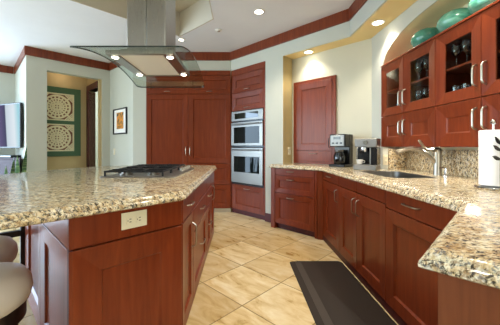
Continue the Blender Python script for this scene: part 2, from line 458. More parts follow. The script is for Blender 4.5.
# ------------------------------------------------------------------ cabinet parts
def door(name, F, a0, a1, z0, z1, parent, mat=M_WOOD, frame=.075, d0=0, t=.02, slope=.005, step=.013, glass=False, g=.0018):
    a0 += g; a1 -= g; z0 += g; z1 -= g
    def rc(i, d): return (a0+i, z0+i, a1-i, z1-i, d0+d)
    if glass:
        mb = MB().rings([rc(.0, 0), rc(0, t-.002), rc(.002, t), rc(frame, t-slope), rc(frame+.004, t-slope-.006), rc(frame+.004, 0)], F, cap=False, back=False)
    elif frame == 0:
        mb = MB().rings([rc(0, 0), rc(0, t-.003), rc(.003, t)], F)
    else:
        mb = MB().rings([rc(0, 0), rc(0, t-.002), rc(.002, t), rc(frame, t-slope), rc(frame+.009, t-slope-step)], F)
    o = obj(name, mb, mat, parent, smooth=False)
    if glass:
        pm = MB().box(a0+frame, d0+.004, z0+frame, a1-frame, d0+.008, z1-frame, F)
        obj('glass_pane', pm, M_PANE, o)
    return o
def handle(F, a, z, L, parent, vertical=True, d0=.02, out=.030, r=.0048, mat=None):
    pts = []
    for i in range(21):
        s = -1+2*i/20; s = math.copysign(abs(s)**.45, s)
        h = out*(1-abs(s)**9)
        pts.append((s*L/2, h))
    if vertical: P = [F(a, d0-.002+h, z+s) for s, h in pts]
    else: P = [F(a+s, d0-.002+h, z) for s, h in pts]
    mb = MB().tube(P, r, 8)
    return obj('handle', mb, mat or M_NICKEL, parent)
def carcass(poly, z0, z1, parent, mat=M_WOOD, name='body'):
    return obj(name, MB().prism(poly, z0, z1), mat, parent, smooth=False)

# ---- tall cabinets (back wall)
for side in (0, 1):
    x0, x1 = ((-1.635, -.905), (-.905, -.161))[side]
    t = thing('tall_cabinet', ('tall cherry cabinet with one full-height door, left of the double pair on the back wall',
                               'tall cherry cabinet with drawers under its door, beside the wall ovens')[side], 'cabinet', ((x0+x1)/2, 4.9, 0))
    F = Fr((x0, 4.72), (x1, 4.72))
    carcass([(x0, 4.72), (x1, 4.72), (x1, 5.3), (x0, 5.3)], .07, SZ, t)
    obj('cornice', MB().box(0, 0, 2.385, F.L, .03, SZ, F), M_WOOD, t, .003)
    obj('toe_grille', MB().box(0, -.03, 0, F.L, .0, .068, F), M_GRIDV, t)
    d = door('flap_door', F, 0, F.L, 2.065, 2.385, t, frame=.075)
    handle(F, F.L/2, 2.105, .10, d, False)
    if side == 0:
        d = door('door', F, 0, F.L, .08, 2.06, t, frame=.085); handle(F, F.L-.035, 1.07, .16, d)
    else:
        d = door('door', F, 0, F.L, .86, 2.06, t, frame=.085); handle(F, .035, 1.07, .16, d)
        for z0, z1 in ((.49, .855), (.08, .485)):
            d = door('drawer', F, 0, F.L, z0, z1, t, frame=.08); handle(F, F.L/2, z1-.045, .14, d, False)

# ---- oven tower
O0, O1 = (-.158, 4.722), (.386, 4.168)
F = Fr(O0, O1); OL = F.L
t = thing('oven_cabinet', 'tall angled cherry cabinet housing the two stainless ovens', 'cabinet', (.3, 4.6, 0))
TZ = SZ-.004
obj('side_panel', MB().box(0, -.55, .08, .026, -.0, TZ, F), M_WOOD, t, smooth=False)
obj('side_panel', MB().box(OL-.026, -.55, .08, OL, -.0, TZ, F), M_WOOD, t, smooth=False)
obj('lower_box', MB().box(.027, -.54, .08, OL-.027, -.021, .505, F), M_WOOD, t, smooth=False)
obj('upper_box', MB().box(.027, -.54, 1.755, OL-.027, -.021, TZ, F), M_WOOD, t, smooth=False)
obj('back_panel', MB().box(.027, -.545, .506, OL-.027, -.52, 1.754, F), M_WOOD, t, smooth=False)
obj('cornice', MB().box(.028, -.0, 2.365, OL, .012, TZ, F), M_WOOD, t, .003)
obj('plinth', MB().box(0, -.06, 0, OL, -.03, .08, F), M_DARKWOOD, t)
for z0, z1 in ((2.06, 2.365), (1.755, 2.06)):
    d = door('flap_door', F, .027, OL-.027, z0, z1, t, frame=.085, d0=-.02); handle(F, OL/2, z0+.04, .12, d, False, d0=0)
d = door('drawer', F, .027, OL-.027, .08, .505, t, frame=.085, d0=-.02); handle(F, OL/2, .45, .13, d, False, d0=0)
# microwave
a0, a1 = .03, OL-.03
def oven_unit(name, label, z0, z1, panel, winz):
    t = thing(name, label, 'oven', F(OL/2, -.2, z0))
    obj('body', MB().box(.05, -.44, z0+.01, OL-.05, -.021, z1-.01, F), M_STEEL, t)
    zt = z1
    if panel:
        cp = obj('control_panel', MB().box(a0, -.02, z1-.165, a1, .014, z1, F), M_STEEL, t, .004)
        obj('display', MB().box(a0+.08, .014, z1-.13, a1-.10, .0165, z1-.035, F), M_BLACKGLASS, cp)
        obj('vent_strip', MB().box(a0+.01, -.02, z1-.19, a1-.01, .004, z1-.165, F), M_BLACK, t)
        zt = z1-.19
    dr = obj('door', MB().box(a0, -.02, z0+.03, a1, .022, zt, F), M_STEEL, t, .004)
    w0, w1 = winz
    obj('door_window', MB().box(a0+.07, .022, w0, a1-.07, .0245, w1, F), M_DARKPANE, dr, .001)
    hz = zt-.035
    hb = MB().tube([F(a0+.05, .065, hz), F(a1-.05, .065, hz)], .011, 12)
    for a in (a0+.09, a1-.09): hb.tube([F(a, .02, hz), F(a, .066, hz)], .008, 8)
    obj('handle', hb, M_STEEL, dr)
    obj('bottom_vent', MB().box(a0, -.02, z0, a1, .006, z0+.026, F), M_BLACK, t)
    return t
oven_unit('microwave_oven', 'stainless microwave oven with control strip, above the lower oven', 1.135, 1.745, True, (1.205, 1.475))
oven_unit('built_in_oven', 'stainless built-in oven with dark window, below the microwave oven', .512, 1.128, False, (.72, .985))

# ---- niche cupboard
Fn = Fr((.826, 4.045), (1.272, 3.599))
t = thing('niche_cupboard', 'cherry cupboard with door over a drawer, standing in the lit niche', 'cupboard', Fn(Fn.L/2, 0, .9))
obj('frame', MB().rings([(-.012, .905, Fn.L+.012, 2.10, -.005), (-.012, .905, Fn.L+.012, 2.10, .022), (.035, .935, Fn.L-.035, 2.06, .022), (.035, .935, Fn.L-.035, 2.06, -.005)], Fn, cap=False, back=False), M_WOOD, t, smooth=False)
obj('body', MB().box(.0, -.003, .91, Fn.L, .008, 2.08, Fn), M_WOOD, t)
d = door('door', Fn, .035, Fn.L-.035, 1.095, 2.06, t, frame=.085, d0=.008, step=.008); handle(Fn, Fn.L-.07, 1.2, .13, d, True, d0=.03, mat=M_IRON)
d = door('drawer', Fn, .035, Fn.L-.035, .935, 1.09, t, frame=0, d0=.008); handle(Fn, Fn.L/2, 1.05, .12, d, False, d0=.03)

# ---- base cabinets
# angled drawer bank
A0, A1 = (.443, 3.857), (.95, 3.35)
Fa = Fr(A0, A1)
t = thing('drawer_cabinet', 'angled cherry cabinet with three drawers, under the worktop by the niche', 'cabinet', Fa(Fa.L/2, -.1, 0))
mb = MB().box(.01, -.15, .08, Fa.L-.03, -.02, .85, Fa); obj('body', mb, M_WOOD, t, smooth=False)
obj('corner_post', MB().box(0, -.13, 0, .07, .004, .85, Fa), M_WOOD, t, .003)
obj('corner_post', MB().box(Fa.L-.03, -.12, .0, Fa.L-.0, -.004, .85, Fa), M_WOOD, t, .003)
obj('plinth', MB().box(.07, -.12, 0, Fa.L-.03, -.05, .08, Fa), M_DARKWOOD, t)
for z0, z1, fr in ((.755, .85, 0), (.51, .75, .06), (.08, .505, .07)):
    d = door('drawer', Fa, .07, Fa.L-.03, z0, z1, t, frame=fr, d0=-.02)
    handle(Fa, .07+(Fa.L-.1)*.42, z1-(.04 if fr == 0 else .05), .11, d, False, d0=0)
XR = 1.02
def run_unit(name, label, y0, y1, body_poly, ztop=.85):
    """y0 = far end (viewer left), y1 = near end"""
    F = Fr((XR, y0), (XR, y1))
    t = thing(name, label, 'cabinet', (1.3, (y0+y1)/2, 0))
    carcass(body_poly, .06, ztop, t)
    obj('plinth', MB().box(0, -.018, 0, F.L, -.003, .058, F), M_DARKWOOD, t)
    return t, F
# 1
t, F = run_unit('base_cabinet', 'narrow cherry base cabinet, small drawer over one door, below the coffee maker', 3.335, 2.787,
                [(1.04, 3.335), (1.04, 2.789), (1.58, 2.789), (1.58, 3.26), (1.5, 3.335)])
obj('filler_strip', MB().box(0, -.02, .06, .03, 0, .85, F), M_WOOD, t)
obj('corner_filler', MB().prism([(.957, 3.342), (1.019, 3.318), (1.019, 3.336), (.966, 3.357)], .0, .85), M_WOOD, t, smooth=False)
d = door('drawer', F, .03, F.L, .748, .85, t, frame=0, d0=-.02); handle(F, F.L*.46, .805, .11, d, False, d0=0)
d = door('door', F, .03, F.L, .06, .744, t, frame=.09, d0=-.02); handle(F, F.L-.05, .63, .13, d, True, d0=0)
# sink cabinet
t, F = run_unit('base_cabinet', 'cherry sink base cabinet with twin doors meeting at paired handles', 2.785, 1.895,
                [(1.04, 2.785), (1.04, 1.897), (1.86, 1.897), (1.86, 2.785)], .66)
k = 2.787-2.364
d = door('front_panel', F, 0, k, .748, .85, t, frame=0, d0=-.02); d = door('front_panel', F, k, F.L, .748, .85, t, frame=0, d0=-.02)
d = door('door', F, 0, k, .06, .744, t, frame=.085, d0=-.02); handle(F, k-.045, .62, .14, d, True, d0=0)
d = door('door', F, k, F.L, .06, .744, t, frame=.085, d0=-.02); handle(F, k+.045, .62, .14, d, True, d0=0)
# 4
t, F = run_unit('base_cabinet', 'cherry base cabinet with wide drawer over a door, next to the peninsula', 1.893, 1.20,
                [(1.04, 1.893), (1.04, 1.215), (1.86, 1.215), (1.86, 1.893)])
d = door('drawer', F, 0, F.L, .725, .85, t, frame=0, d0=-.02); handle(F, .29, .795, .15, d, False, d0=0)
d = door('door', F, 0, F.L, .06, .72, t, frame=.085, d0=-.02)
# peninsula
pp = [(.487, .664), (1.015, 1.192), (1.87, 1.192), (1.87, .345), (1.34, -.189)]
t = thing('peninsula_cabinet', 'plain brown wood peninsula base under the near right worktop', 'cabinet', (1.2, .6, 0))
carcass(pp, .0, .85, t, M_PANELWOOD)

# ---- worktops
edge_poly = [(.409, 3.861), (.985, 3.285), (.985, 1.212), (.437, .664), (1.337, -.236), (1.876, .303), (1.876, 3.027), (1.597, 3.027), (1.597, 3.277), (.792, 4.083), (.624, 3.918), (.549, 3.993)]
SX0, SX1, SY0, SY1 = 1.20, 1.60, 2.14, 2.77
def rrect(x0, y0, x1, y1, r, n=5):
    out = []
    for cx, cy, a in ((x1-r, y1-r, 0), (x0+r, y1-r, 90), (x0+r, y0+r, 180), (x1-r, y0+r, 270)):
        for i in range(n+1):
            an = math.radians(a+90*i/n); out.append((cx+r*math.cos(an), cy+r*math.sin(an)))
    return out
sink_hole = rrect(SX0, SY0, SX1, SY1, .07)
EDGE = [(.008, .850), (.001, .855), (.0, .862), (.002, .870), (.008, .876), (.013, .878), (.013, .883), (.016, .890), (.022, .896), (.030, .8995), (.036, .90)]
def worktop(poly, hole=None, fixed=()):
    P = [Vector(p) for p in poly]; n = len(P)
    if sum(P[i].x*P[(i+1) % n].y-P[(i+1) % n].x*P[i].y for i in range(n)) < 0:
        P.reverse(); fixed = [(n-2-i) % n for i in fixed]
    def off(d):
        out = []
        for i in range(n):
            e0 = (P[i]-P[i-1]).normalized(); e1 = (P[(i+1) % n]-P[i]).normalized()
            n0 = Vector((-e0.y, e0.x)); n1 = Vector((-e1.y, e1.x))
            d0 = 0 if (i-1) % n in fixed else d; d1 = 0 if i in fixed else d
            cr = e0.x*e1.y-e0.y*e1.x
            if abs(cr) < .02: q = P[i]+n0*(d0+d1)/2
            else:
                A = P[i]+n0*d0; B = P[i]+n1*d1; w_ = B-A
                q = A+e0*((w_.x*e1.y-w_.y*e1.x)/cr)
            out.append(q)
        return out
    mb = MB(); vs = []; fs = []
    loops = [off(i) for i, z in EDGE]
    for (i, z), lp in zip(EDGE, loops): vs += [(p.x, p.y, z) for p in lp]
    for k in range(len(EDGE)-1):
        for i in range(n):
            j = (i+1) % n; fs.append((k*n+i, k*n+j, k*n+n+j, k*n+n+i))
    mb.add(vs, fs)
    for lp, z, up in ((loops[-1], .90, 1), (loops[0], .85, 0)):
        ls = [[Vector((p.x, p.y, 0)) for p in lp]]
        if hole: ls.append([Vector((p[0], p[1], 0)) for p in reversed(hole)])
        fl = [p for l in ls for p in l]; tf = []
        for a_, b_, c_ in tessellate_polygon(ls):
            A, B, C = fl[a_], fl[b_], fl[c_]
            if ((B.x-A.x)*(C.y-A.y)-(B.y-A.y)*(C.x-A.x) > 0) != bool(up): b_, c_ = c_, b_
            tf.append((a_, b_, c_))
        mb.add([(p.x, p.y, z) for p in fl], tf)
    if hole:
        m = len(hole)
        mb.add([(x, y, .85) for x, y in hole]+[(x, y, .90) for x, y in hole], [((i+1) % m, i, i+m, (i+1) % m+m) for i in range(m)])
    return mb
def weld(o):
    import bmesh
    b = bmesh.new(); b.from_mesh(o.data); bmesh.ops.remove_doubles(b, verts=b.verts, dist=1e-5); b.to_mesh(o.data); b.free()
    o.data.set_sharp_from_angle(angle=math.radians(40)); return o
o = weld(obj('granite_worktop', worktop(edge_poly, sink_hole, (5, 6, 7, 8, 9, 10)), M_GRANITE))
tag(o, 'L-shaped speckled granite worktop running past the sink to the peninsula', 'worktop')
o = obj('granite_backsplash', MB().box(1.858, 1.21, .901, 1.878, 3.028, 1.122).box(1.66, 3.008, .901, 1.857, 3.026, 1.122), M_GRANITE)
tag(o, 'speckled granite backsplash under the glass-fronted cupboards', 'backsplash')

# ---- wall cupboards
XU = 1.58
ys = [3.025, 2.617, 2.188, 1.77, 1.35]
ups = []
for k in (0, 1):
    ya_, yb_ = ys[2*k]-.001, ys[2*k+2]+.001
    F = Fr((XU, ya_), (XU, yb_))
    t = thing('hanging_cupboard', ('cherry wall cupboard with glass upper doors, next to the white wall',
                                'cherry wall cupboard with glass upper doors, above the paper towels')[k], 'cupboard', (1.7, (ya_+yb_)/2, 1.145))
    b = MB()
    th = .018; D = -.285
    b.box(0, D, 1.145, th, -.022, 2.03, F); b.box(F.L-th, D, 1.145, F.L, -.022, 2.03, F)
    b.box(th, D, 1.145, F.L-th, -.022, 1.165, F); b.box(th, D, 1.463, F.L-th, -.022, 1.49, F); b.box(th, D, 2.01, F.L-th, -.022, 2.03, F)
    b.box(th, D, 1.165, F.L-th, D+.01, 2.01, F)
    mid = ya_-ys[2*k+1]
    b.box(mid-.01, D, 1.165, mid+.01, -.022, 2.01, F)
    obj('body', b, M_WOOD, t, smooth=False)
    obj('shelf', MB().box(th, D+.012, 1.735, mid-.01, -.03, 1.75, F), M_WOOD, t)
    obj('shelf', MB().box(mid+.01, D+.012, 1.735, F.L-th, -.03, 1.75, F), M_WOOD, t)
    obj('cornice', MB().box(0, D, 2.03, F.L, .006, 2.048, F), M_WOOD, t, .003)
    ld = bpy.data.lights.new('strip_light', 'AREA'); ld.shape = 'RECTANGLE'; ld.size = .03; ld.size_y = F.L-.1; ld.energy = 2.2; ld.color = (1, .9, .74)
    lo_ = bpy.data.objects.new('strip_light', ld); COL.objects.link(lo_); lo_.parent = t; lo_.location = (1.66-1.7, 0, -.004); lo_.rotation_euler = (0, .35, 0)
    obj('strip_housing', MB().box(.05, -.10, 1.1425, F.L-.05, -.06, 1.1445, F), M_WHITE, t)
    for j in (0, 1):
        a0_, a1_ = (0, mid) if j == 0 else (mid, F.L)
        hx = a1_-.035 if j == 0 else a0_+.035
        d = door('glass_door', F, a0_, a1_, 1.476, 2.03, t, frame=.085, d0=-.02, slope=.012, glass=True)
        handle(F, hx, 1.625, .145, d, True, d0=0, r=.0065)
        d = door('door', F, a0_, a1_, 1.147, 1.473, t, frame=.10, d0=-.02, slope=.012, step=.007)
        handle(F, hx, 1.335, .145, d, True, d0=0, r=.0065)

# ------------------------------------------------------------------ island
IB, IA, IL = (-.335, 1.56), (-.735, 1.16), (-1.66, 2.085)
cab_poly = [(-.357, 1.5695), (-.357, 1.966), (-.92, 1.966), (-1.30, 2.415), (-1.632, 2.085), (-.735, 1.19)]
t = thing('island_cabinet', 'cherry island end cabinet with the outlet on its angled front', 'cabinet', (-.8, 1.7, 0))
obj('body', MB().prism(cab_poly, .0, .85), M_WOOD, t, smooth=False)
Ff = Fr(IA, IB)
door('top_panel', Ff, .012, Ff.L, .70, .85, t, frame=0, d0=-.02)
door('front_panel', Ff, .012, Ff.L, .02, .696, t, frame=.12, d0=-.02, slope=.011, step=.0085)
obj('corner_post', MB().box(-.0, -.03, 0, .012, -.006, .85, Ff), M_DARKWOOD, t)
Fl = Fr(IL, IA)
l1 = Fl.L-.478*R2
door('top_panel', Fl, l1, Fl.L-.0, .70, .85, t, frame=0, d0=-.02)
door('side_panel', Fl, l1, Fl.L-.0, .02, .696, t, frame=.10, d0=-.02, slope=.006, step=.012)
door('side_panel', Fl, .0, l1, .02, .85, t, frame=.11, d0=-.02, slope=.006, step=.014)
Fs = Fr((-.335, 1.56), (-.335, 3.5))
d = door('drawer', Fs, 0.02, .406, .70, .85, t, frame=0, d0=-.02); handle(Fs, .22, .775, .13, d, False, d0=0)
d = door('door', Fs, 0.02, .406, .04, .696, t, frame=.075, d0=-.02); handle(Fs, .34, .53, .17, d, True, d0=0)
def island_unit(name, label, a0, a1, kind):
    t = thing(name, label, 'cabinet', (-.6, 1.56+(a0+a1)/2, 0))
    obj('body', MB().box(-.92, 1.56+a0+.001, .0, -.357, 1.56+a1-.001, .85), M_WOOD, t, smooth=False)
    c = (a0+a1)/2
    if kind == 'drawers':
        d = door('drawer', Fs, a0, a1, .70, .85, t, frame=0, d0=-.02)
        d = door('drawer', Fs, a0, a1, .524, .696, t, frame=0, d0=-.02); handle(Fs, c, .625, .14, d, False, d0=0)
        d = door('drawer', Fs, a0, a1, .04, .52, t, frame=.075, d0=-.02); handle(Fs, c, .33, .14, d, False, d0=0)
    else:
        d = door('drawer', Fs, a0, a1, .70, .85, t, frame=0, d0=-.02)
        d = door('door', Fs, a0, a1, .04, .696, t, frame=.075, d0=-.02); handle(Fs, a0+.12, .60, .17, d, True, d0=0)
island_unit('island_cabinet', 'cherry island drawer cabinet beside the corner one, under the cooktop', .408, 1.16, 'drawers')
island_unit('island_cabinet', 'narrow cherry island drawer cabinet, between the wide drawers and the end door', 1.162, 1.55, 'drawers')
island_unit('island_cabinet', 'cherry island cabinet with a door, at the far end by the tall cabinets', 1.552, 1.94, 'door')
# island worktop outline
def smooth_poly(pts, n=4):
    out = []
    m = len(pts)
    for i in range(m):
        p0, p1, p2, p3 = (Vector(pts[(i+k-1) % m]) for k in range(4))
        for j in range(n):
            u = j/n
            out.append(tuple(.5*((2*p1)+(-p0+p2)*u+(2*p0-5*p1+4*p2-p3)*u*u+(-p0+3*p1-3*p2+p3)*u**3)))
    return out
def arc_corner(p, a, b, r, n=6):
    """round the corner p between directions to a and b"""
    P = Vector(p); A = (Vector(a)-P).normalized(); B = (Vector(b)-P).normalized()
    ang = A.angle(B); L = r/math.tan(ang/2); c = P+(A+B).normalized()*(r/math.sin(ang/2))
    s = P+A*L-c; e = P+B*L-c; out = []
    for i in range(n+1):
        v = s.slerp(e, i/n) if False else None
        f = i/n; v = (s*(1-f)+e*f).normalized()*r; out.append(tuple(c+v))
    return out
c1 = (-.305, 1.505); c2 = (-.95, .86); c3 = (-2.22, 2.13); c0 = (-.305, 3.59)
iw = []
iw += arc_corner(c0, (-.6, 3.66), c1, .03)
iw += arc_corner(c1, c0, c2, .07)
iw += arc_corner(c2, c1, c3, .08)
iw += arc_corner(c3, c2, (-2.12, 2.7), .12)
iw += [(-2.10, 2.75), (-2.0, 3.05), (-1.86, 3.32), (-1.66, 3.54), (-1.40, 3.68), (-1.1, 3.74), (-.8, 3.74), (-.6, 3.70)]
o = weld(obj('island_worktop', worktop(iw), M_GRANITE))
tag(o, 'large speckled granite island worktop carrying the gas cooktop', 'worktop')
t = thing('support_trestle', 'dark trestle under the island worktop overhang behind the stools', 'trestle', (-1.95, 1.87, 0))
Fo = Fr((-2.20, 1.62), (-1.70, 2.12))
for a_ in (0, Fo.L): obj('post', MB().box(a_-.02, -.02, 0, a_+.02, .02, .8495, Fo), M_STOOLWOOD, t)
obj('beam', MB().box(.02, -.018, .455, Fo.L-.02, .018, .50, Fo), M_STOOLWOOD, t)

# outlets / switches
def outlet(F, a, d, z, label, horiz=False, wd=.07, ht=.115, rockers=2, loc=None):
    t = thing('electrical_outlet', label, 'outlet', F(a, d, z))
    if horiz: W, H = ht, wd
    else: W, H = wd, ht
    obj('cover_plate', MB().box(a-W/2, d, z-H/2, a+W/2, d+.006, z+H/2, F), M_IVORY, t, .002)
    for s in (-1, 1):
        oa, oz = (a+s*.024, z) if horiz else (a, z+s*.024)
        rx, rz = (.018, .016) if horiz else (.016, .018)
        ob = obj('socket', MB().box(oa-rx, d+.006, oz-rz, oa+rx, d+.009, oz+rz, F), M_IVORY, t, .001)
        sm = MB()
        for q in (-1, 1):
            if horiz: sm.box(oa-.004, d+.009, oz+q*.007-.0018, oa+.006, d+.0094, oz+q*.007+.0018, F)
            else: sm.box(oa+q*.007-.0018, d+.009, oz-.004, oa+q*.007+.0018, d+.0094, oz+.006, F)
        if horiz: sm.box(oa-.013, d+.009, oz-.0025, oa-.009, d+.0094, oz+.0025, F)
        else: sm.box(oa-.0025, d+.009, oz-.013, oa+.0025, d+.0094, oz-.009, F)
        obj('slots', sm, M_SLOT, ob)
    return t
outlet(Ff, .285, .0005, .783, 'ivory horizontal outlet plate on the island front', True, .082, .13)
_fr = Fr(D1b, N0)
Fnr = Fr((.706, 4.006), (.79, 4.09)) if False else None
class FN:  # niche side: plane through D1b->N0 facing (1,-1)
    def __call__(s, a, d, z):
        u = Vector((1, 1)).normalized(); n = Vector((1, -1)).normalized(); p = Vector(D1b)+u*a+n*(d+.0005); return (p.x, p.y, z)
outlet(FN(), .155, .0, 1.085, 'ivory outlet plate on the warm side of the niche')
class FR:  # right wall stub end facing -Y
    def __call__(s, a, d, z): return (1.6+a, 3.03-d, z)
outlet(FR(), .032, .0005, 1.0, 'ivory outlet beside the espresso machine, left of the backsplash', wd=.055)
Fw2 = Fr(W1b, W2b)
def pa(F, px):
    r = (px-240)/270; p, u = F.p, F.u
    return (r*p.y-p.x)/(u.x-r*u.y)
a = pa(Fw2, 114.3)
t = thing('light_switch', 'small ivory light switch on the wall below the picture', 'switch', Fw2(a, 0, 1.05))
obj('cover_plate', MB().box(a-.038, 0, .99, a+.038, .006, 1.11, Fw2), M_IVORY, t, .002)
obj('rocker', MB().box(a-.015, .006, 1.02, a+.015, .011, 1.08, Fw2), M_WHITE, t, .002)

# ------------------------------------------------------------------ cooktop
cx0, cx1, cy0, cy1 = -1.13, -.52, 2.16, 3.08
t = thing('gas_cooktop', 'stainless gas cooktop with black iron grates set on the island', 'cooktop', ((cx0+cx1)/2, (cy0+cy1)/2, .90))
obj('base_plate', MB().prism(rrect(cx0, cy0, cx1, cy1, .02), .9005, .907), M_GREYSTEEL, t, .002)
gx0, gx1 = cx0+.03, cx1-.11
gy = [cy0+.03, cy0+.31, cy1-.31, cy1-.03]
burn = [(gx0+.12, gy[0]+.14), (gx1-.12, gy[0]+.14), ((gx0+gx1)/2, (cy0+cy1)/2), (gx0+.12, gy[3]-.14), (gx1-.12, gy[3]-.14)]
for bx, by in burn:
    b = obj('burner', MB().lathe([(.055, .9075), (.055, .918), (.040, .921), (.040, .928)], 24, (bx, by, 0)), M_STEEL, t)
    obj('burner_cap', MB().lathe([(.034, .928), (.036, .931), (.034, .936), (.0, .937)], 24, (bx, by, 0)), M_IRON, b)
for i in range(3):
    y0, y1 = gy[i]+.004, gy[i+1]-.004
    g = MB(); zt0, zt1 = .938, .951
    bw = .007
    for x in (gx0, gx1): g.box(x-bw, y0, zt0, x+bw, y1, zt1)
    for y in (y0+bw, y1-bw): g.box(gx0, y-bw, zt0, gx1, y+bw, zt1)
    g.box(gx0, (y0+y1)/2-.006, zt0+.002, gx1, (y0+y1)/2+.006, zt1+.006)
    for f in (.34, .66):
        x = gx0+(gx1-gx0)*f; g.box(x-.005, y0, zt0+.001, x+.005, y1, zt1+.004)
    for x in (gx0, gx1):
        for y in (y0+bw, y1-bw): g.box(x-bw, y-bw, .9075, x+bw, y+bw, zt0)
    obj('grate', g, M_IRON, t, .002, smooth=False)
for i in range(5):
    y = cy0+.50+i*.095
    kx = cx1-.055
    obj('knob', MB().lathe([(.021, .9075), (.021, .914), (.018, .917), (.016, .938), (.0, .94)], 20, (kx, y, 0)), M_NICKEL, t)

# ------------------------------------------------------------------ range hood
HX0, HX1, HY0, HY1 = -1.12, -.38, 1.74, 2.94
hx, hy = (HX0+HX1)/2-.005, (HY0+HY1)/2
t = thing('range_hood', 'stainless island range hood with curved glass canopy over the cooktop', 'hood', (hx, hy, 1.84))
def gz(y): return 1.79+.098*(1-((y-hy)/.6)**2)
gm = MB(); N = 28; vs = []; fs = []
rows = []
def halfw(y):
    e = min(y-HY0, HY1-y)
    return .5*(HX1-HX0)-(.0 if e > .05 else .05-math.sqrt(max(0, .05**2-(.05-e)**2)))*.9
yy = [HY0+(HY1-HY0)*i/N for i in range(N+1)]
yy[1:1] = [HY0+.01, HY0+.025]; yy[-1:-1] = [HY1-.025, HY1-.01]
yy = sorted(set(yy))
th = .010; mx_ = (HX0+HX1)/2
for y in yy:
    wv = halfw(y)
    vs += [(mx_-wv, y, gz(y)), (mx_+wv, y, gz(y)), (mx_-wv, y, gz(y)+th), (mx_+wv, y, gz(y)+th)]
em = MB(); ef = []
for i in range(len(yy)-1):
    o_, q = 4*i, 4*i+4
    fs.append((o_, q, q+1, o_+1)); fs.append((o_+2, o_+3, q+3, q+2))
    ef.append((o_, o_+2, q+2, q)); ef.append((o_+1, q+1, q+3, o_+3))
L_ = 4*(len(yy)-1); ef.append((0, 1, 3, 2)); ef.append((L_, L_+2, L_+3, L_+1))
gm.add(vs, fs); em.add(vs, ef)
can = obj('glass_canopy', gm, M_HOODGLASS, t)
obj('glass_edge', em, M_EDGEGLASS, can)
bx0, bx1, by0, by1 = -1.015, -.498, 2.03, 2.68
bz = 1.845
fr_ = MB().prism([(bx0, by0), (bx1, by0), (bx1, by1), (bx0, by1)], bz, bz+.032,
                 [[(bx0+.09, by0+.03), (bx1-.09, by0+.03), (bx1-.09, by1-.03), (bx0+.09, by1-.03)]])
obj('underside_frame', fr_, M_HOODSTEEL, t, .004)
obj('grease_filter', MB().box(bx0+.092, by0+.032, bz+.006, bx1-.092, by1-.032, bz+.022), M_FILTER, t)
obj('motor_box', MB().box(-.95, 2.14, 1.899, -.565, 2.56, 1.925), M_HOODSTEEL, t, .004)
for x in (bx0+.045, bx1-.045):
    for y in (by0+.07, by1-.07):
        l = obj('lamp', MB().lathe([(.030, bz-.004), (.030, bz+.001)], 20, (x, y, 0)), M_CHROME, t)
        obj('lens', MB().lathe([(.024, bz-.0065), (.024, bz-.0045)], 20, (x, y, 0)), M_LAMP, l)
ch = MB().box(-.915, 2.18, 1.926, -.7605, 2.52, CZ+.348).box(-.7575, 2.18, 1.926, -.60, 2.52, CZ+.348)
obj('chimney', ch, M_HOODSTEEL, t, .008, seg=3)

# ------------------------------------------------------------------ stools
def stool(label, loc):
    t = thing('counter_stool', label, 'stool', (0, 0, 0), 'stools along the island overhang')
    obj('seat', MB().lathe([(.0, .475), (.185, .475), (.205, .49), (.214, .525), (.209, .565), (.188, .597), (.14, .616), (.0, .624)], 40), M_LEATHER, t, angle=60)
    obj('seat_ring', MB().lathe([(.0, .395), (.165, .395), (.19, .41), (.19, .474), (.0, .474)], 40), M_STOOLWOOD, t)
    for k in range(4):
        a = PI/4+k*PI/2; c, s = math.cos(a), math.sin(a)
        obj('leg', MB().tube([(.13*c, .13*s, .40), (.165*c, .165*s, .22), (.20*c, .20*s, .0)], [.022, .019, .016], 10), M_STOOLWOOD, t)
    obj('footrest', MB().tube([(.168*math.cos(2*PI*i/32), .168*math.sin(2*PI*i/32), .2) for i in range(32)], .009, 8, True), M_NICKEL, t)
    t.location = loc; return t
s1 = stool('round cream leather stool with dark base, nearest to the island end panel', (-1.115, 1.105, 0))
dup(s1, (-1.50, 1.49, 0), 'round cream leather stool half hidden behind the nearer stool', .3)

# ------------------------------------------------------------------ mat
F = Fr((.485, 1.15), (.955, 1.15))
mb = MB()
x0, x1, y0, y1 = .490, 1.010, 1.05, 2.69
vs = []
for (i, z) in ((0, .001), (0, .004), (.05, .018)):
    vs += [(x, y, z) for x, y in rrect(x0+i, y0+i, x1-min(i, .02), y1-min(i, .02), .03, 4)]
n = len(vs)//3
fs = [tuple(range(2*n, 3*n)), tuple(reversed(range(n)))]
for k in range(2):
    for i in range(n):
        j = (i+1) % n; fs.append((k*n+i, k*n+j, (k+1)*n+j, (k+1)*n+i))
mb.add(vs, fs)
t = thing('floor_mat', 'black rubber kitchen mat on the tiles in front of the sink cabinet', 'mat', (.72, 1.9, 0))
obj('pad', mb, M_MAT, t)
obj('border_strip', MB().box(x0+.048, y0+.08, .0165, x0+.105, y1-.05, .0186), M_MATEDGE, t)

# ------------------------------------------------------------------ sink / faucet
t = thing('kitchen_sink', 'stainless undermount sink basin sunk in the granite worktop', 'sink', (1.4, 2.47, .7))
mb = MB(); vs = []; fs = []
prof = [(-.0, .8985), (.0015, .8975), (.003, .851), (.008, .80), (.02, .71), (.05, .695)]
for i, z in prof: vs += [(x, y, z) for x, y in rrect(SX0+i+.001, SY0+i+.001, SX1-i-.001, SY1-i-.001, max(.03, .075-i*.5), 5)]
n = len(vs)//len(prof)
for k in range(len(prof)-1):
    for i in range(n):
        j = (i+1) % n; fs.append((k*n+j, k*n+i, (k+1)*n+i, (k+1)*n+j))
fs.append(tuple(range((len(prof)-1)*n, len(prof)*n)))
mb.add(vs, fs)
o = obj('basin', mb, M_STEEL, t)
obj('drain', MB().lathe([(.045, .696), (.045, .699), (.03, .6985), (0, .698)], 20, (1.42, 2.47, 0)), M_CHROME, t)
fx, fy = 1.725, 2.36
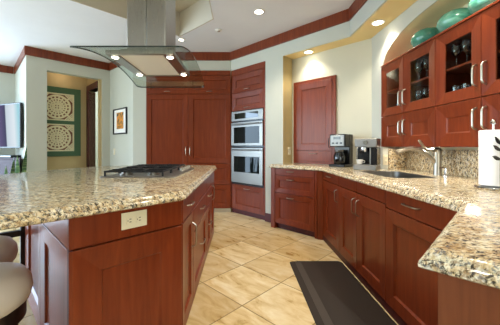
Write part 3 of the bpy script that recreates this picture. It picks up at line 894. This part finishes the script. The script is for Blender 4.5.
t = thing('kitchen_faucet', 'brushed nickel pull-out faucet arching over the sink', 'faucet', (fx, fy, .90))
obj('body', MB().lathe([(.034, .9005), (.034, .906), (.031, .915), (.030, 1.06), (.032, 1.11), (.027, 1.13), (.014, 1.14), (0, 1.141)], 24, (fx, fy, 0)), M_NICKEL, t)
obj('lever', MB().tube([(fx, fy, 1.118), (1.66, 2.332, 1.122), (1.59, 2.30, 1.124), (1.555, 2.284, 1.145), (1.53, 2.273, 1.172), (1.50, 2.26, 1.20)], [.020, .016, .013, .012, .012, .011], 12), M_NICKEL, t)
sp = []
for i in range(17):
    u = i/16
    sp.append((fx-.01-.34*u, fy+.01*u, 1.005+.13*math.sin(min(1, u/.62)*PI/2)-.04*max(0, (u-.55)/.45)**2))
obj('spout', MB().tube(sp, [.018 if i < 12 else .018+.003*(i-12)/4 for i in range(17)], 14), M_NICKEL, t)
dx, dy = 1.73, 2.27
t = thing('soap_dispenser', 'small chrome soap dispenser standing right of the faucet', 'dispenser', (dx, dy, .90))
obj('collar', MB().lathe([(.02, .9005), (.02, .908), (.011, .914), (.011, .95), (0, .951)], 18, (dx, dy, 0)), M_CHROME, t)
obj('spout', MB().tube([(dx, dy, .945), (dx, dy, .968), (dx-.015, dy, .975), (dx-.05, dy, .968)], [.009, .009, .008, .007], 10), M_CHROME, t)

# paper towels
px_, py_ = 1.495, 1.592
t = thing('paper_towel_holder', 'chrome paper towel holder with dark leaf ornament, right end of the worktop', 'holder', (px_, py_, .90))
obj('base', MB().lathe([(.088, .9005), (.09, .908), (.086, .916), (.02, .922), (0, .922)], 32, (px_, py_, 0)), M_CHROME, t)
obj('post', MB().lathe([(.007, .922), (.007, 1.28), (.014, 1.285), (.016, 1.295), (.010, 1.307), (0, 1.31)], 16, (px_, py_, 0)), M_CHROME, t)
arm = [(px_-.085, py_-.012, .918), (px_-.0855, py_-.012, 1.0), (px_-.078, py_-.03, 1.07), (px_-.07, py_-.045, 1.12), (px_-.05, py_-.062, 1.17)]
arm2 = [(px_-.035, py_-.079, .918), (px_-.035, py_-.079, 1.02), (px_-.034, py_-.079, 1.14), (px_-.03, py_-.079, 1.19)]
ar = obj('tension_arm', MB().tube(arm2, .003, 8), M_IRON, t)
def leaf_mesh(base, dirv, up, L, W):
    b = Vector(base); d = Vector(dirv).normalized(); s = Vector(up).normalized(); nrm = d.cross(s).normalized()
    vs = []; fs = []; N = 8
    for i in range(N+1):
        u = i/N; wv = W*math.sin(PI*min(1, u*.97+.03))**.8
        c = b+d*L*u+nrm*.004*math.sin(PI*u)
        vs += [c-s*wv-nrm*.001, c+nrm*.004, c+s*wv-nrm*.001, c-nrm*.003]
    for i in range(N):
        for k in range(4):
            l = (k+1) % 4; fs.append((i*4+k, i*4+l, i*4+4+l, i*4+4+k))
    fs.append((0, 1, 2, 3)); fs.append((N*4+3, N*4+2, N*4+1, N*4))
    return MB().add(vs, fs)
for z, dz in ((1.075, .3), (1.125, .5), (1.16, .9)):
    for sgn in (-1, 1):
        if z > 1.15 and sgn > 0: continue
        obj('leaf', leaf_mesh((px_-.034, py_-.0815, z), (sgn*.8, -.12 if sgn < 0 else .02, dz), (-dz*sgn, 0, 1), .06, .011), M_IRON, ar)
o = obj('paper_towel_roll', MB().lathe([(.020, .923), (.066, .923), (.067, .926), (.067, 1.243), (.065, 1.246), (.020, 1.246), (.020, .923)], 40, (px_, py_, 0), cap=False), M_PAPER)
tag(o, 'thick white paper towel roll upright on its chrome holder', 'paper towel')

# ------------------------------------------------------------------ coffee makers
class FL:  # local frame at (x,y) rotated; a = right, d = towards viewer front
    def __init__(s, x, y, ang): s.x, s.y = x, y; s.u = Vector((math.cos(ang), math.sin(ang))); s.n = Vector((s.u.y, -s.u.x))
    def __call__(s, a, d, z):
        q = Vector((s.x, s.y))+s.u*a+s.n*d; return (q.x, q.y, z)
F = FL(1.265, 3.365, -PI/4)
z0 = .9005
t = thing('coffee_maker', 'black drip coffee maker with silver control face and glass carafe', 'coffee maker', (1.265, 3.365, z0))
obj('base', MB().box(-.10, -.11, z0, .10, .14, z0+.035, F), M_BLACK, t, .008)
obj('tower', MB().box(-.098, -.108, z0+.035, .098, -.01, z0+.40, F), M_BLACK, t, .006)
hd = obj('brew_head', MB().box(-.098, -.0095, z0+.245, .098, .12, z0+.40, F), M_BLACK, t, .008)
obj('control_face', MB().box(-.085, .12, z0+.255, .085, .126, z0+.385, F), M_GREYSTEEL, hd, .003)
obj('display', MB().box(-.045, .126, z0+.335, .045, .1275, z0+.37, F), M_BLACKGLASS, hd)
for q in (-.05, 0, .05): obj('button', MB().box(q-.014, .126, z0+.28, q+.014, .129, z0+.30, F), M_BLACK, hd)
cc = F(0, .062, 0)
ca = obj('carafe', MB().lathe([(.0, z0+.036), (.06, z0+.036), (.07, z0+.07), (.07, z0+.13), (.05, z0+.185), (.045, z0+.205), (.045, z0+.21), (.0, z0+.21)], 28, (cc[0], cc[1], 0)), M_BLACKGLASS, t)
obj('carafe_band', MB().lathe([(.0515, z0+.185), (.053, z0+.187), (.049, z0+.203), (.047, z0+.203)], 28, (cc[0], cc[1], 0)), M_STEEL, ca)
obj('carafe_handle', MB().tube([F(0.02, .11, z0+.19), F(.03, .145, z0+.17), F(.03, .15, z0+.10), F(.02, .125, z0+.075)], .008, 10), M_BLACK, ca)
EX, EY = 1.385, 2.93
class FS(FL):
    def __call__(s, a, d, z): return FL.__call__(s, a*.86, d*.86, z)
F = FS(EX, EY, -PI/4+.1)
t = thing('espresso_machine', 'silver and black espresso machine standing right of the coffee maker', 'coffee maker', (EX, EY, z0))
obj('base', MB().box(-.13, -.10, z0, .13, .15, z0+.055, F), M_GREYSTEEL, t, .006)
obj('drip_grate', MB().box(-.11, .0, z0+.055, .05, .14, z0+.058, F), M_STEEL, t)
obj('back_body', MB().box(-.128, -.10, z0+.055, .128, -.02, z0+.24, F), M_BLACK, t, .004)
obj('top_housing', MB().box(-.13, -.10, z0+.24, .13, .10, z0+.335, F), M_GREYSTEEL, t, .01)
obj('side_column', MB().box(.06, -.019, z0+.055, .128, .09, z0+.239, F), M_BLACK, t, .004)
obj('column_trim', MB().box(.045, -.019, z0+.055, .0595,   .095, z0+.239, F), M_GREYSTEEL, t, .002)
gp = F(-.03, .045, 0)
gh = obj('group_head', MB().lathe([(.032, z0+.19), (.035, z0+.205), (.035, z0+.239)], 20, (gp[0], gp[1], 0)), M_CHROME, t)
obj('portafilter_handle', MB().tube([F(-.03, .075, z0+.20), F(-.035, .13, z0+.195), F(-.04, .17, z0+.185)], [.012, .011, .013], 10), M_BLACK, gh)
obj('steam_wand', MB().tube([F(-.10, .08, z0+.24), F(-.105, .10, z0+.19), F(-.10, .105, z0+.11)], .005, 8), M_CHROME, t)
obj('dial', MB().tube([F(.0, .10, z0+.29), F(.0, .118, z0+.29)], .022, 18), M_CHROME, t)
cp = F(-.075, .075, 0)
zc = z0+.0585
t = thing('white_cup', 'small white cup on the espresso machine drip tray', 'cup', (cp[0], cp[1], zc))
obj('bowl', MB().lathe([(.0, zc), (.02, zc), (.026, zc+.008), (.034, zc+.05), (.031, zc+.05), (.023, zc+.01), (0, zc+.008)], 24, (cp[0], cp[1], 0)), M_WHITE, t)
obj('handle', MB().tube([(cp[0]+.03, cp[1]-.005, zc+.04), (cp[0]+.05, cp[1]-.01, zc+.036), (cp[0]+.05, cp[1]-.01, zc+.02), (cp[0]+.026, cp[1]-.005, zc+.014)], .0035, 8), M_WHITE, t)

# ------------------------------------------------------------------ round vases on cupboards
vz = 2.049
vl = ['round turquoise vessel on the cupboard top, farthest along toward the niche', 'round turquoise vessel on the cupboard top, middle of the three', 'round turquoise vessel on the cupboard top, partly cut by the picture edge']
def vase(label, loc):
    o = obj('round_vase', MB().lathe([(.0, .0), (.06, .0), (.065, .008), (.11, .04), (.135, .085), (.133, .115), (.11, .155), (.07, .178), (.035, .186), (.03, .192), (.024, .19), (.024, .175), (0, .172)], 44), M_TEAL, None, angle=50)
    tag(o, label, 'vase', 'turquoise vessels on the cupboards'); o.location = loc; return o
v0 = vase(vl[0], (1.735, 2.50, vz))
for i, y in ((1, 2.16), (2, 1.85)):
    o = v0.copy(); COL.objects.link(o); o.location = (1.735, y, vz); o['label'] = vl[i]; o.rotation_euler = (0, 0, i*2.1)

# glassware
def wine(loc, label, group):
    o = obj('wine_glass', MB().lathe([(.0, .0), (.032, .0), (.032, .003), (.006, .008), (.004, .02), (.004, .08), (.01, .088), (.03, .11), (.035, .135), (.03, .175), (.0285, .175), (.033, .135), (.028, .112), (.0, .092)], 20), M_CRYSTAL, None, angle=60)
    tag(o, label, 'glass', group); o.location = loc; return o
def tumbler(loc, label, group):
    o = obj('tumbler', MB().lathe([(.0, .0), (.028, .0), (.03, .004), (.034, .12), (.0325, .12), (.0285, .008), (0, .007)], 20), M_CRYSTAL, None, angle=60)
    tag(o, label, 'glass', group); o.location = loc; return o
LOW, UP = 1.4905, 1.7505
proto = {}
def put(kind, x, y, z, label, group):
    if kind not in proto: proto[kind] = (wine if kind == 'w' else tumbler)((x, y, z), label, group); return
    o = proto[kind].copy(); COL.objects.link(o); o.location = (x, y, z); o['label'] = label; o['group'] = group
for ci, (yh, yl, nm) in enumerate(((2.50, 2.30, 'second'), (2.07, 1.88, 'third'), (1.68, 1.46, 'fourth'))):
    pos = [(1.66, yh-(yh-yl)*i/2) for i in range(3)]+[(1.76, yh-(yh-yl)*i/2-.02) for i in range(3)]
    for (x, y) in pos:
        put('w', x, y, UP, 'stemmed crystal glass on the upper shelf behind the %s glass door' % nm, 'stemware behind the %s glass door' % nm)
        put('w' if ci == 0 else 't', x, y, LOW, ('stemmed crystal glass on the lower shelf behind the %s glass door' if ci == 0 else 'clear tumbler on the lower shelf behind the %s glass door') % nm, 'lower shelf glasses behind the %s glass door' % nm)
for (x, y) in ((1.72, 2.92), (1.74, 2.80)):
    put('t', x, y, LOW, 'clear tumbler on the lower shelf behind the first glass door', 'lower shelf glasses behind the first glass door')

# ------------------------------------------------------------------ living room corner
TVr = Vector((-3.70, 4.545)); dirv = Vector((-.93, .37)).normalized()
F = Fr(tuple(TVr+dirv*1.30), tuple(TVr))
t = thing('television', 'flat screen television on a swing arm at the far wall corner', 'television', F(0, 0, 1.13))
obj('cabinet', MB().box(0, -.045, 1.125, F.L, 0, 1.895, F), M_BLACK, t, .006)
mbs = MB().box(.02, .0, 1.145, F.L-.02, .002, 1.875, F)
so = obj('screen', mbs, M_TVREFLECT, t)
arm_ = MB().box(F.L-.32, -.072, 1.42, F.L-.05, -.0455, 1.6, F)
obj('wall_arm', arm_, M_BLACK, t)
con = [(-3.70, 4.53), (-3.77, 4.63), (-4.47, 5.33), (-4.95, 5.0)]
t = thing('media_console', 'dark wood media console under the television', 'console', (-4.2, 4.9, 0))
obj('body', MB().prism(con, .05, .93), M_CONSOLE, t, .004)
obj('top_board', MB().prism([(-3.685, 4.52), (-3.76, 4.635), (-4.47, 5.345), (-4.97, 5.0)], .931, .955), M_CONSOLE, t, .003)
F = Fr((-4.5, 4.93), (-4.02, 4.74))
t = thing('disc_player', 'flat black and silver disc player on the media console', 'player', F(.25, -.1, .955))
obj('case', MB().box(0, -.16, .9555, F.L, .0, .995, F), M_BLACK, t, .003)
obj('fascia', MB().box(.01, .0, .962, F.L-.01, .004, .985, F), M_STEEL, t)
def snake_plant(label, x, y, leaves, h):
    t = thing('snake_plant', label, 'plant', (x, y, 0), 'snake plants by the media console')
    obj('pot', MB().lathe([(.0, 0), (.075, 0), (.095, .24), (.10, .25), (.085, .25), (.08, .2), (0, .2)], 24, (x, y, 0)), M_POT, t)
    for k in range(leaves):
        a = k*2.4; ox, oy = .03*math.cos(a), .03*math.sin(a); L = h*(1-.13*k)
        obj('leaf', leaf_mesh((x+ox, y+oy, .2), (math.cos(a)*.1, math.sin(a)*.1, 1), (math.cos(a+1.2), math.sin(a+1.2), 0), L-.2, .036), M_LEAF, t)
snake_plant('tall leafed snake plant close to the bright wall corner', -3.46, 4.22, 4, 1.17)
snake_plant('shorter snake plant in front of the media console', -3.47, 4.02, 5, 1.0)

# fretwork in hall
Fg = Fr(H0, H1)
ga1 = pa(Fg, 80.3); gw = .59+.24; ga0 = ga1-gw
t = thing('fretwork_screen', 'green framed screen with two cream carved panels on the hall wall', 'screen', Fg((ga0+ga1)/2, 0, .95))
zb0, zt0 = .955, 2.335
ph = (zt0-zb0-.10-.12-.07)/2
p1z = zb0+.10; p2z = p1z+ph+.07
holes = [[(ga0+.12, p1z), (ga1-.12, p1z), (ga1-.12, p1z+ph), (ga0+.12, p1z+ph)], [(ga0+.12, p2z), (ga1-.12, p2z), (ga1-.12, p2z+ph), (ga0+.12, p2z+ph)]]
mb = MB().prism([(ga0, zb0), (ga1, zb0), (ga1, zt0), (ga0, zt0)], .001, .035, holes, T=lambda a, z, d: Fg(a, d, z))
mb.f = [tuple(reversed(f)) for f in mb.f]
obj('frame', mb, M_GREEN, t)
for zz in (p1z, p2z):
    w_ = gw-.24; ca_, cz = (ga0+ga1)/2, zz+ph/2
    lat = MB()
    lat.rings([(ga0+.12, zz, ga1-.12, zz+ph, .004), (ga0+.12, zz, ga1-.12, zz+ph, .028), (ga0+.145, zz+.025, ga1-.145, zz+ph-.025, .028), (ga0+.145, zz+.025, ga1-.145, zz+ph-.025, .004)], Fg, cap=False, back=False)
    R0 = min(w_, ph)/2
    for r, wd in ((R0-.05, .036), (R0-.112, .026), (R0-.165, .024), (.075, .024)):
        n = 48
        vs = []; fs = []
        for i in range(n):
            an = 2*PI*i/n
            for rr in (r-wd/2, r+wd/2):
                for dd in (.006, .026): vs.append(Fg(ca_+rr*math.cos(an), dd, cz+rr*math.sin(an)))
        for i in range(n):
            j = (i+1) % n
            for (p, q) in ((1, 3), (3, 2), (2, 0), (0, 1)): fs.append((i*4+p, i*4+q, j*4+q, j*4+p))
        lat.add(vs, fs)
    def bar(x0, z0_, x1, z1_, wd):
        dv = Vector((x1-x0, z1_-z0_)); pn = Vector((-dv.y, dv.x)).normalized()*wd/2
        q = [(x0-pn.x, z0_-pn.y), (x1-pn.x, z1_-pn.y), (x1+pn.x, z1_+pn.y), (x0+pn.x, z0_+pn.y)]
        mm = MB().prism(q, .008, .024, T=lambda a, z, d: Fg(a, d, z)); mm.f = [tuple(reversed(f)) for f in mm.f]; lat.add(mm.v, mm.f)
    for i in range(18):
        an = 2*PI*i/18; r0_ = .075 if i % 2 == 0 else R0-.16; r1_ = R0-.05
        bar(ca_+r0_*math.cos(an), cz+r0_*math.sin(an), ca_+r1_*math.cos(an), cz+r1_*math.sin(an), .026)
    for sx in (-1, 1):
        for sz in (-1, 1):
            X, Z = ca_+sx*(w_/2-.025), cz+sz*(ph/2-.025)
            bar(X, Z, X-sx*.12, Z-sz*.12, .028)
            for kk in (.05, .09, .13): bar(X-sx*kk, Z, X, Z-sz*kk, .021)
    for i in (-1, 0, 1):
        bar(ca_+i*.045, cz-.075, ca_+i*.045, cz+.075, .022); bar(ca_-.075, cz+i*.045, ca_+.075, cz+i*.045, .022)
    lo = obj('carved_panel', lat, M_CREAMWOOD, t, smooth=False)
    obj('backing', MB().box(ga0+.121, .0015, zz+.001, ga1-.121, .0035, zz+ph-.001, Fg), M_REDBACK, lo)
struct('trim_hall', MB().box(0, 0, .90, Fg.L, .02, .935, Fg), M_WARMWALL, label='beige ledge on the hall wall')

# picture
a0, a1 = pa(Fw2, 113.9), pa(Fw2, 127.5)
zb_, zt_ = 1.38, 1.862
t = thing('framed_picture', 'black framed orange print with white mat on the angled wall', 'picture', Fw2((a0+a1)/2, 0, zb_))
obj('frame', MB().rings([(a0, zb_, a1, zt_, .001), (a0, zb_, a1, zt_, .022), (a0+.035, zb_+.022, a1-.035, zt_-.022, .022), (a0+.035, zb_+.022, a1-.035, zt_-.022, .001)], Fw2, cap=False, back=False), M_IRON, t, smooth=False)
obj('mat_board', MB().box(a0+.03, .002, zb_+.02, a1-.03, .008, zt_-.02, Fw2), M_PAPER, t)
obj('print', MB().box(a0+.145, .008, zb_+.10, a1-.145, .0095, zt_-.075, Fw2), M_ART, t)

# ------------------------------------------------------------------ lamps in the ceiling
def downlight(label, x, y, z, watts, size=75, r=.05, tint=(1, .90, .76)):
    t = thing('recessed_light', label, 'light', (x, y, z), 'recessed ceiling lights')
    obj('trim_ring', MB().lathe([(r, z-.0015), (r+.018, z-.0015), (r+.016, z-.006), (r, z-.007), (r, z-.0015)], 28, (x, y, 0), cap=False), M_WHITE, t)
    obj('lens', MB().lathe([(r-.001, z-.005), (r-.001, z-.002)], 28, (x, y, 0)), M_LAMP, t)
    d = bpy.data.lights.new('bulb', 'SPOT'); d.energy = watts; d.spot_size = math.radians(size*1.6); d.spot_blend = .8; d.color = tint; d.shadow_soft_size = .04
    o = bpy.data.objects.new('bulb', d); COL.objects.link(o); o.parent = t; o.location = (0, 0, -.03)
    return t
downlight('recessed ceiling light between the hood and the red band corner', .232, 3.30, CZ, 52)
downlight('small recessed ceiling light just right of the hood chimney', -.905, 4.17, CZ, 3, r=.035)
downlight('recessed light in the soffit above the niche cupboard', .953, 3.757, SZ-.004, 16)
downlight('recessed light in the soffit above the espresso corner', 1.463, 2.863, SZ-.004, 20)
downlight('recessed light in the soffit beside the middle turquoise vessel', 1.44, 1.75, SZ-.004, 30)
downlight('added unseen ceiling light over the aisle, brightening the hanging cupboards', .40, 1.75, CZ, 78)  # out-of-view light added to brighten the wall cupboards
downlight('added unseen ceiling light over the near end of the aisle', .40, .35, CZ, 14)  # second out-of-view light, added as fill for the aisle
t = thing('smoke_detector', 'small grey round detector on the ceiling near the oven wall band', 'detector', (-.304, 3.82, CZ))
obj('housing', MB().lathe([(.045, CZ-.001), (.045, CZ-.010), (.038, CZ-.014), (0, CZ-.015)], 24, (-.304, 3.82, 0)), M_WHITE, t)
obj('eyelet', MB().lathe([(.022, CZ-.0152), (.018, CZ-.024), (0, CZ-.026)], 20, (-.304, 3.82, 0)), M_NICKEL, t)
d = bpy.data.lights.new('hall_lamp', 'POINT'); d.energy = 1.1; d.color = (1, .86, .70); d.shadow_soft_size = .06
o = bpy.data.objects.new('hall_lamp', d); COL.objects.link(o); o.location = (-3.45, 5.25, 2.60)
d = bpy.data.lights.new('beyond_fill', 'POINT'); d.energy = 40; d.color = (.85, .93, 1); d.shadow_soft_size = .2  # added fill brightening the room past the hall doorway
o = bpy.data.objects.new('beyond_fill', d); COL.objects.link(o); o.location = (-3.0, 6.6, 2.2)
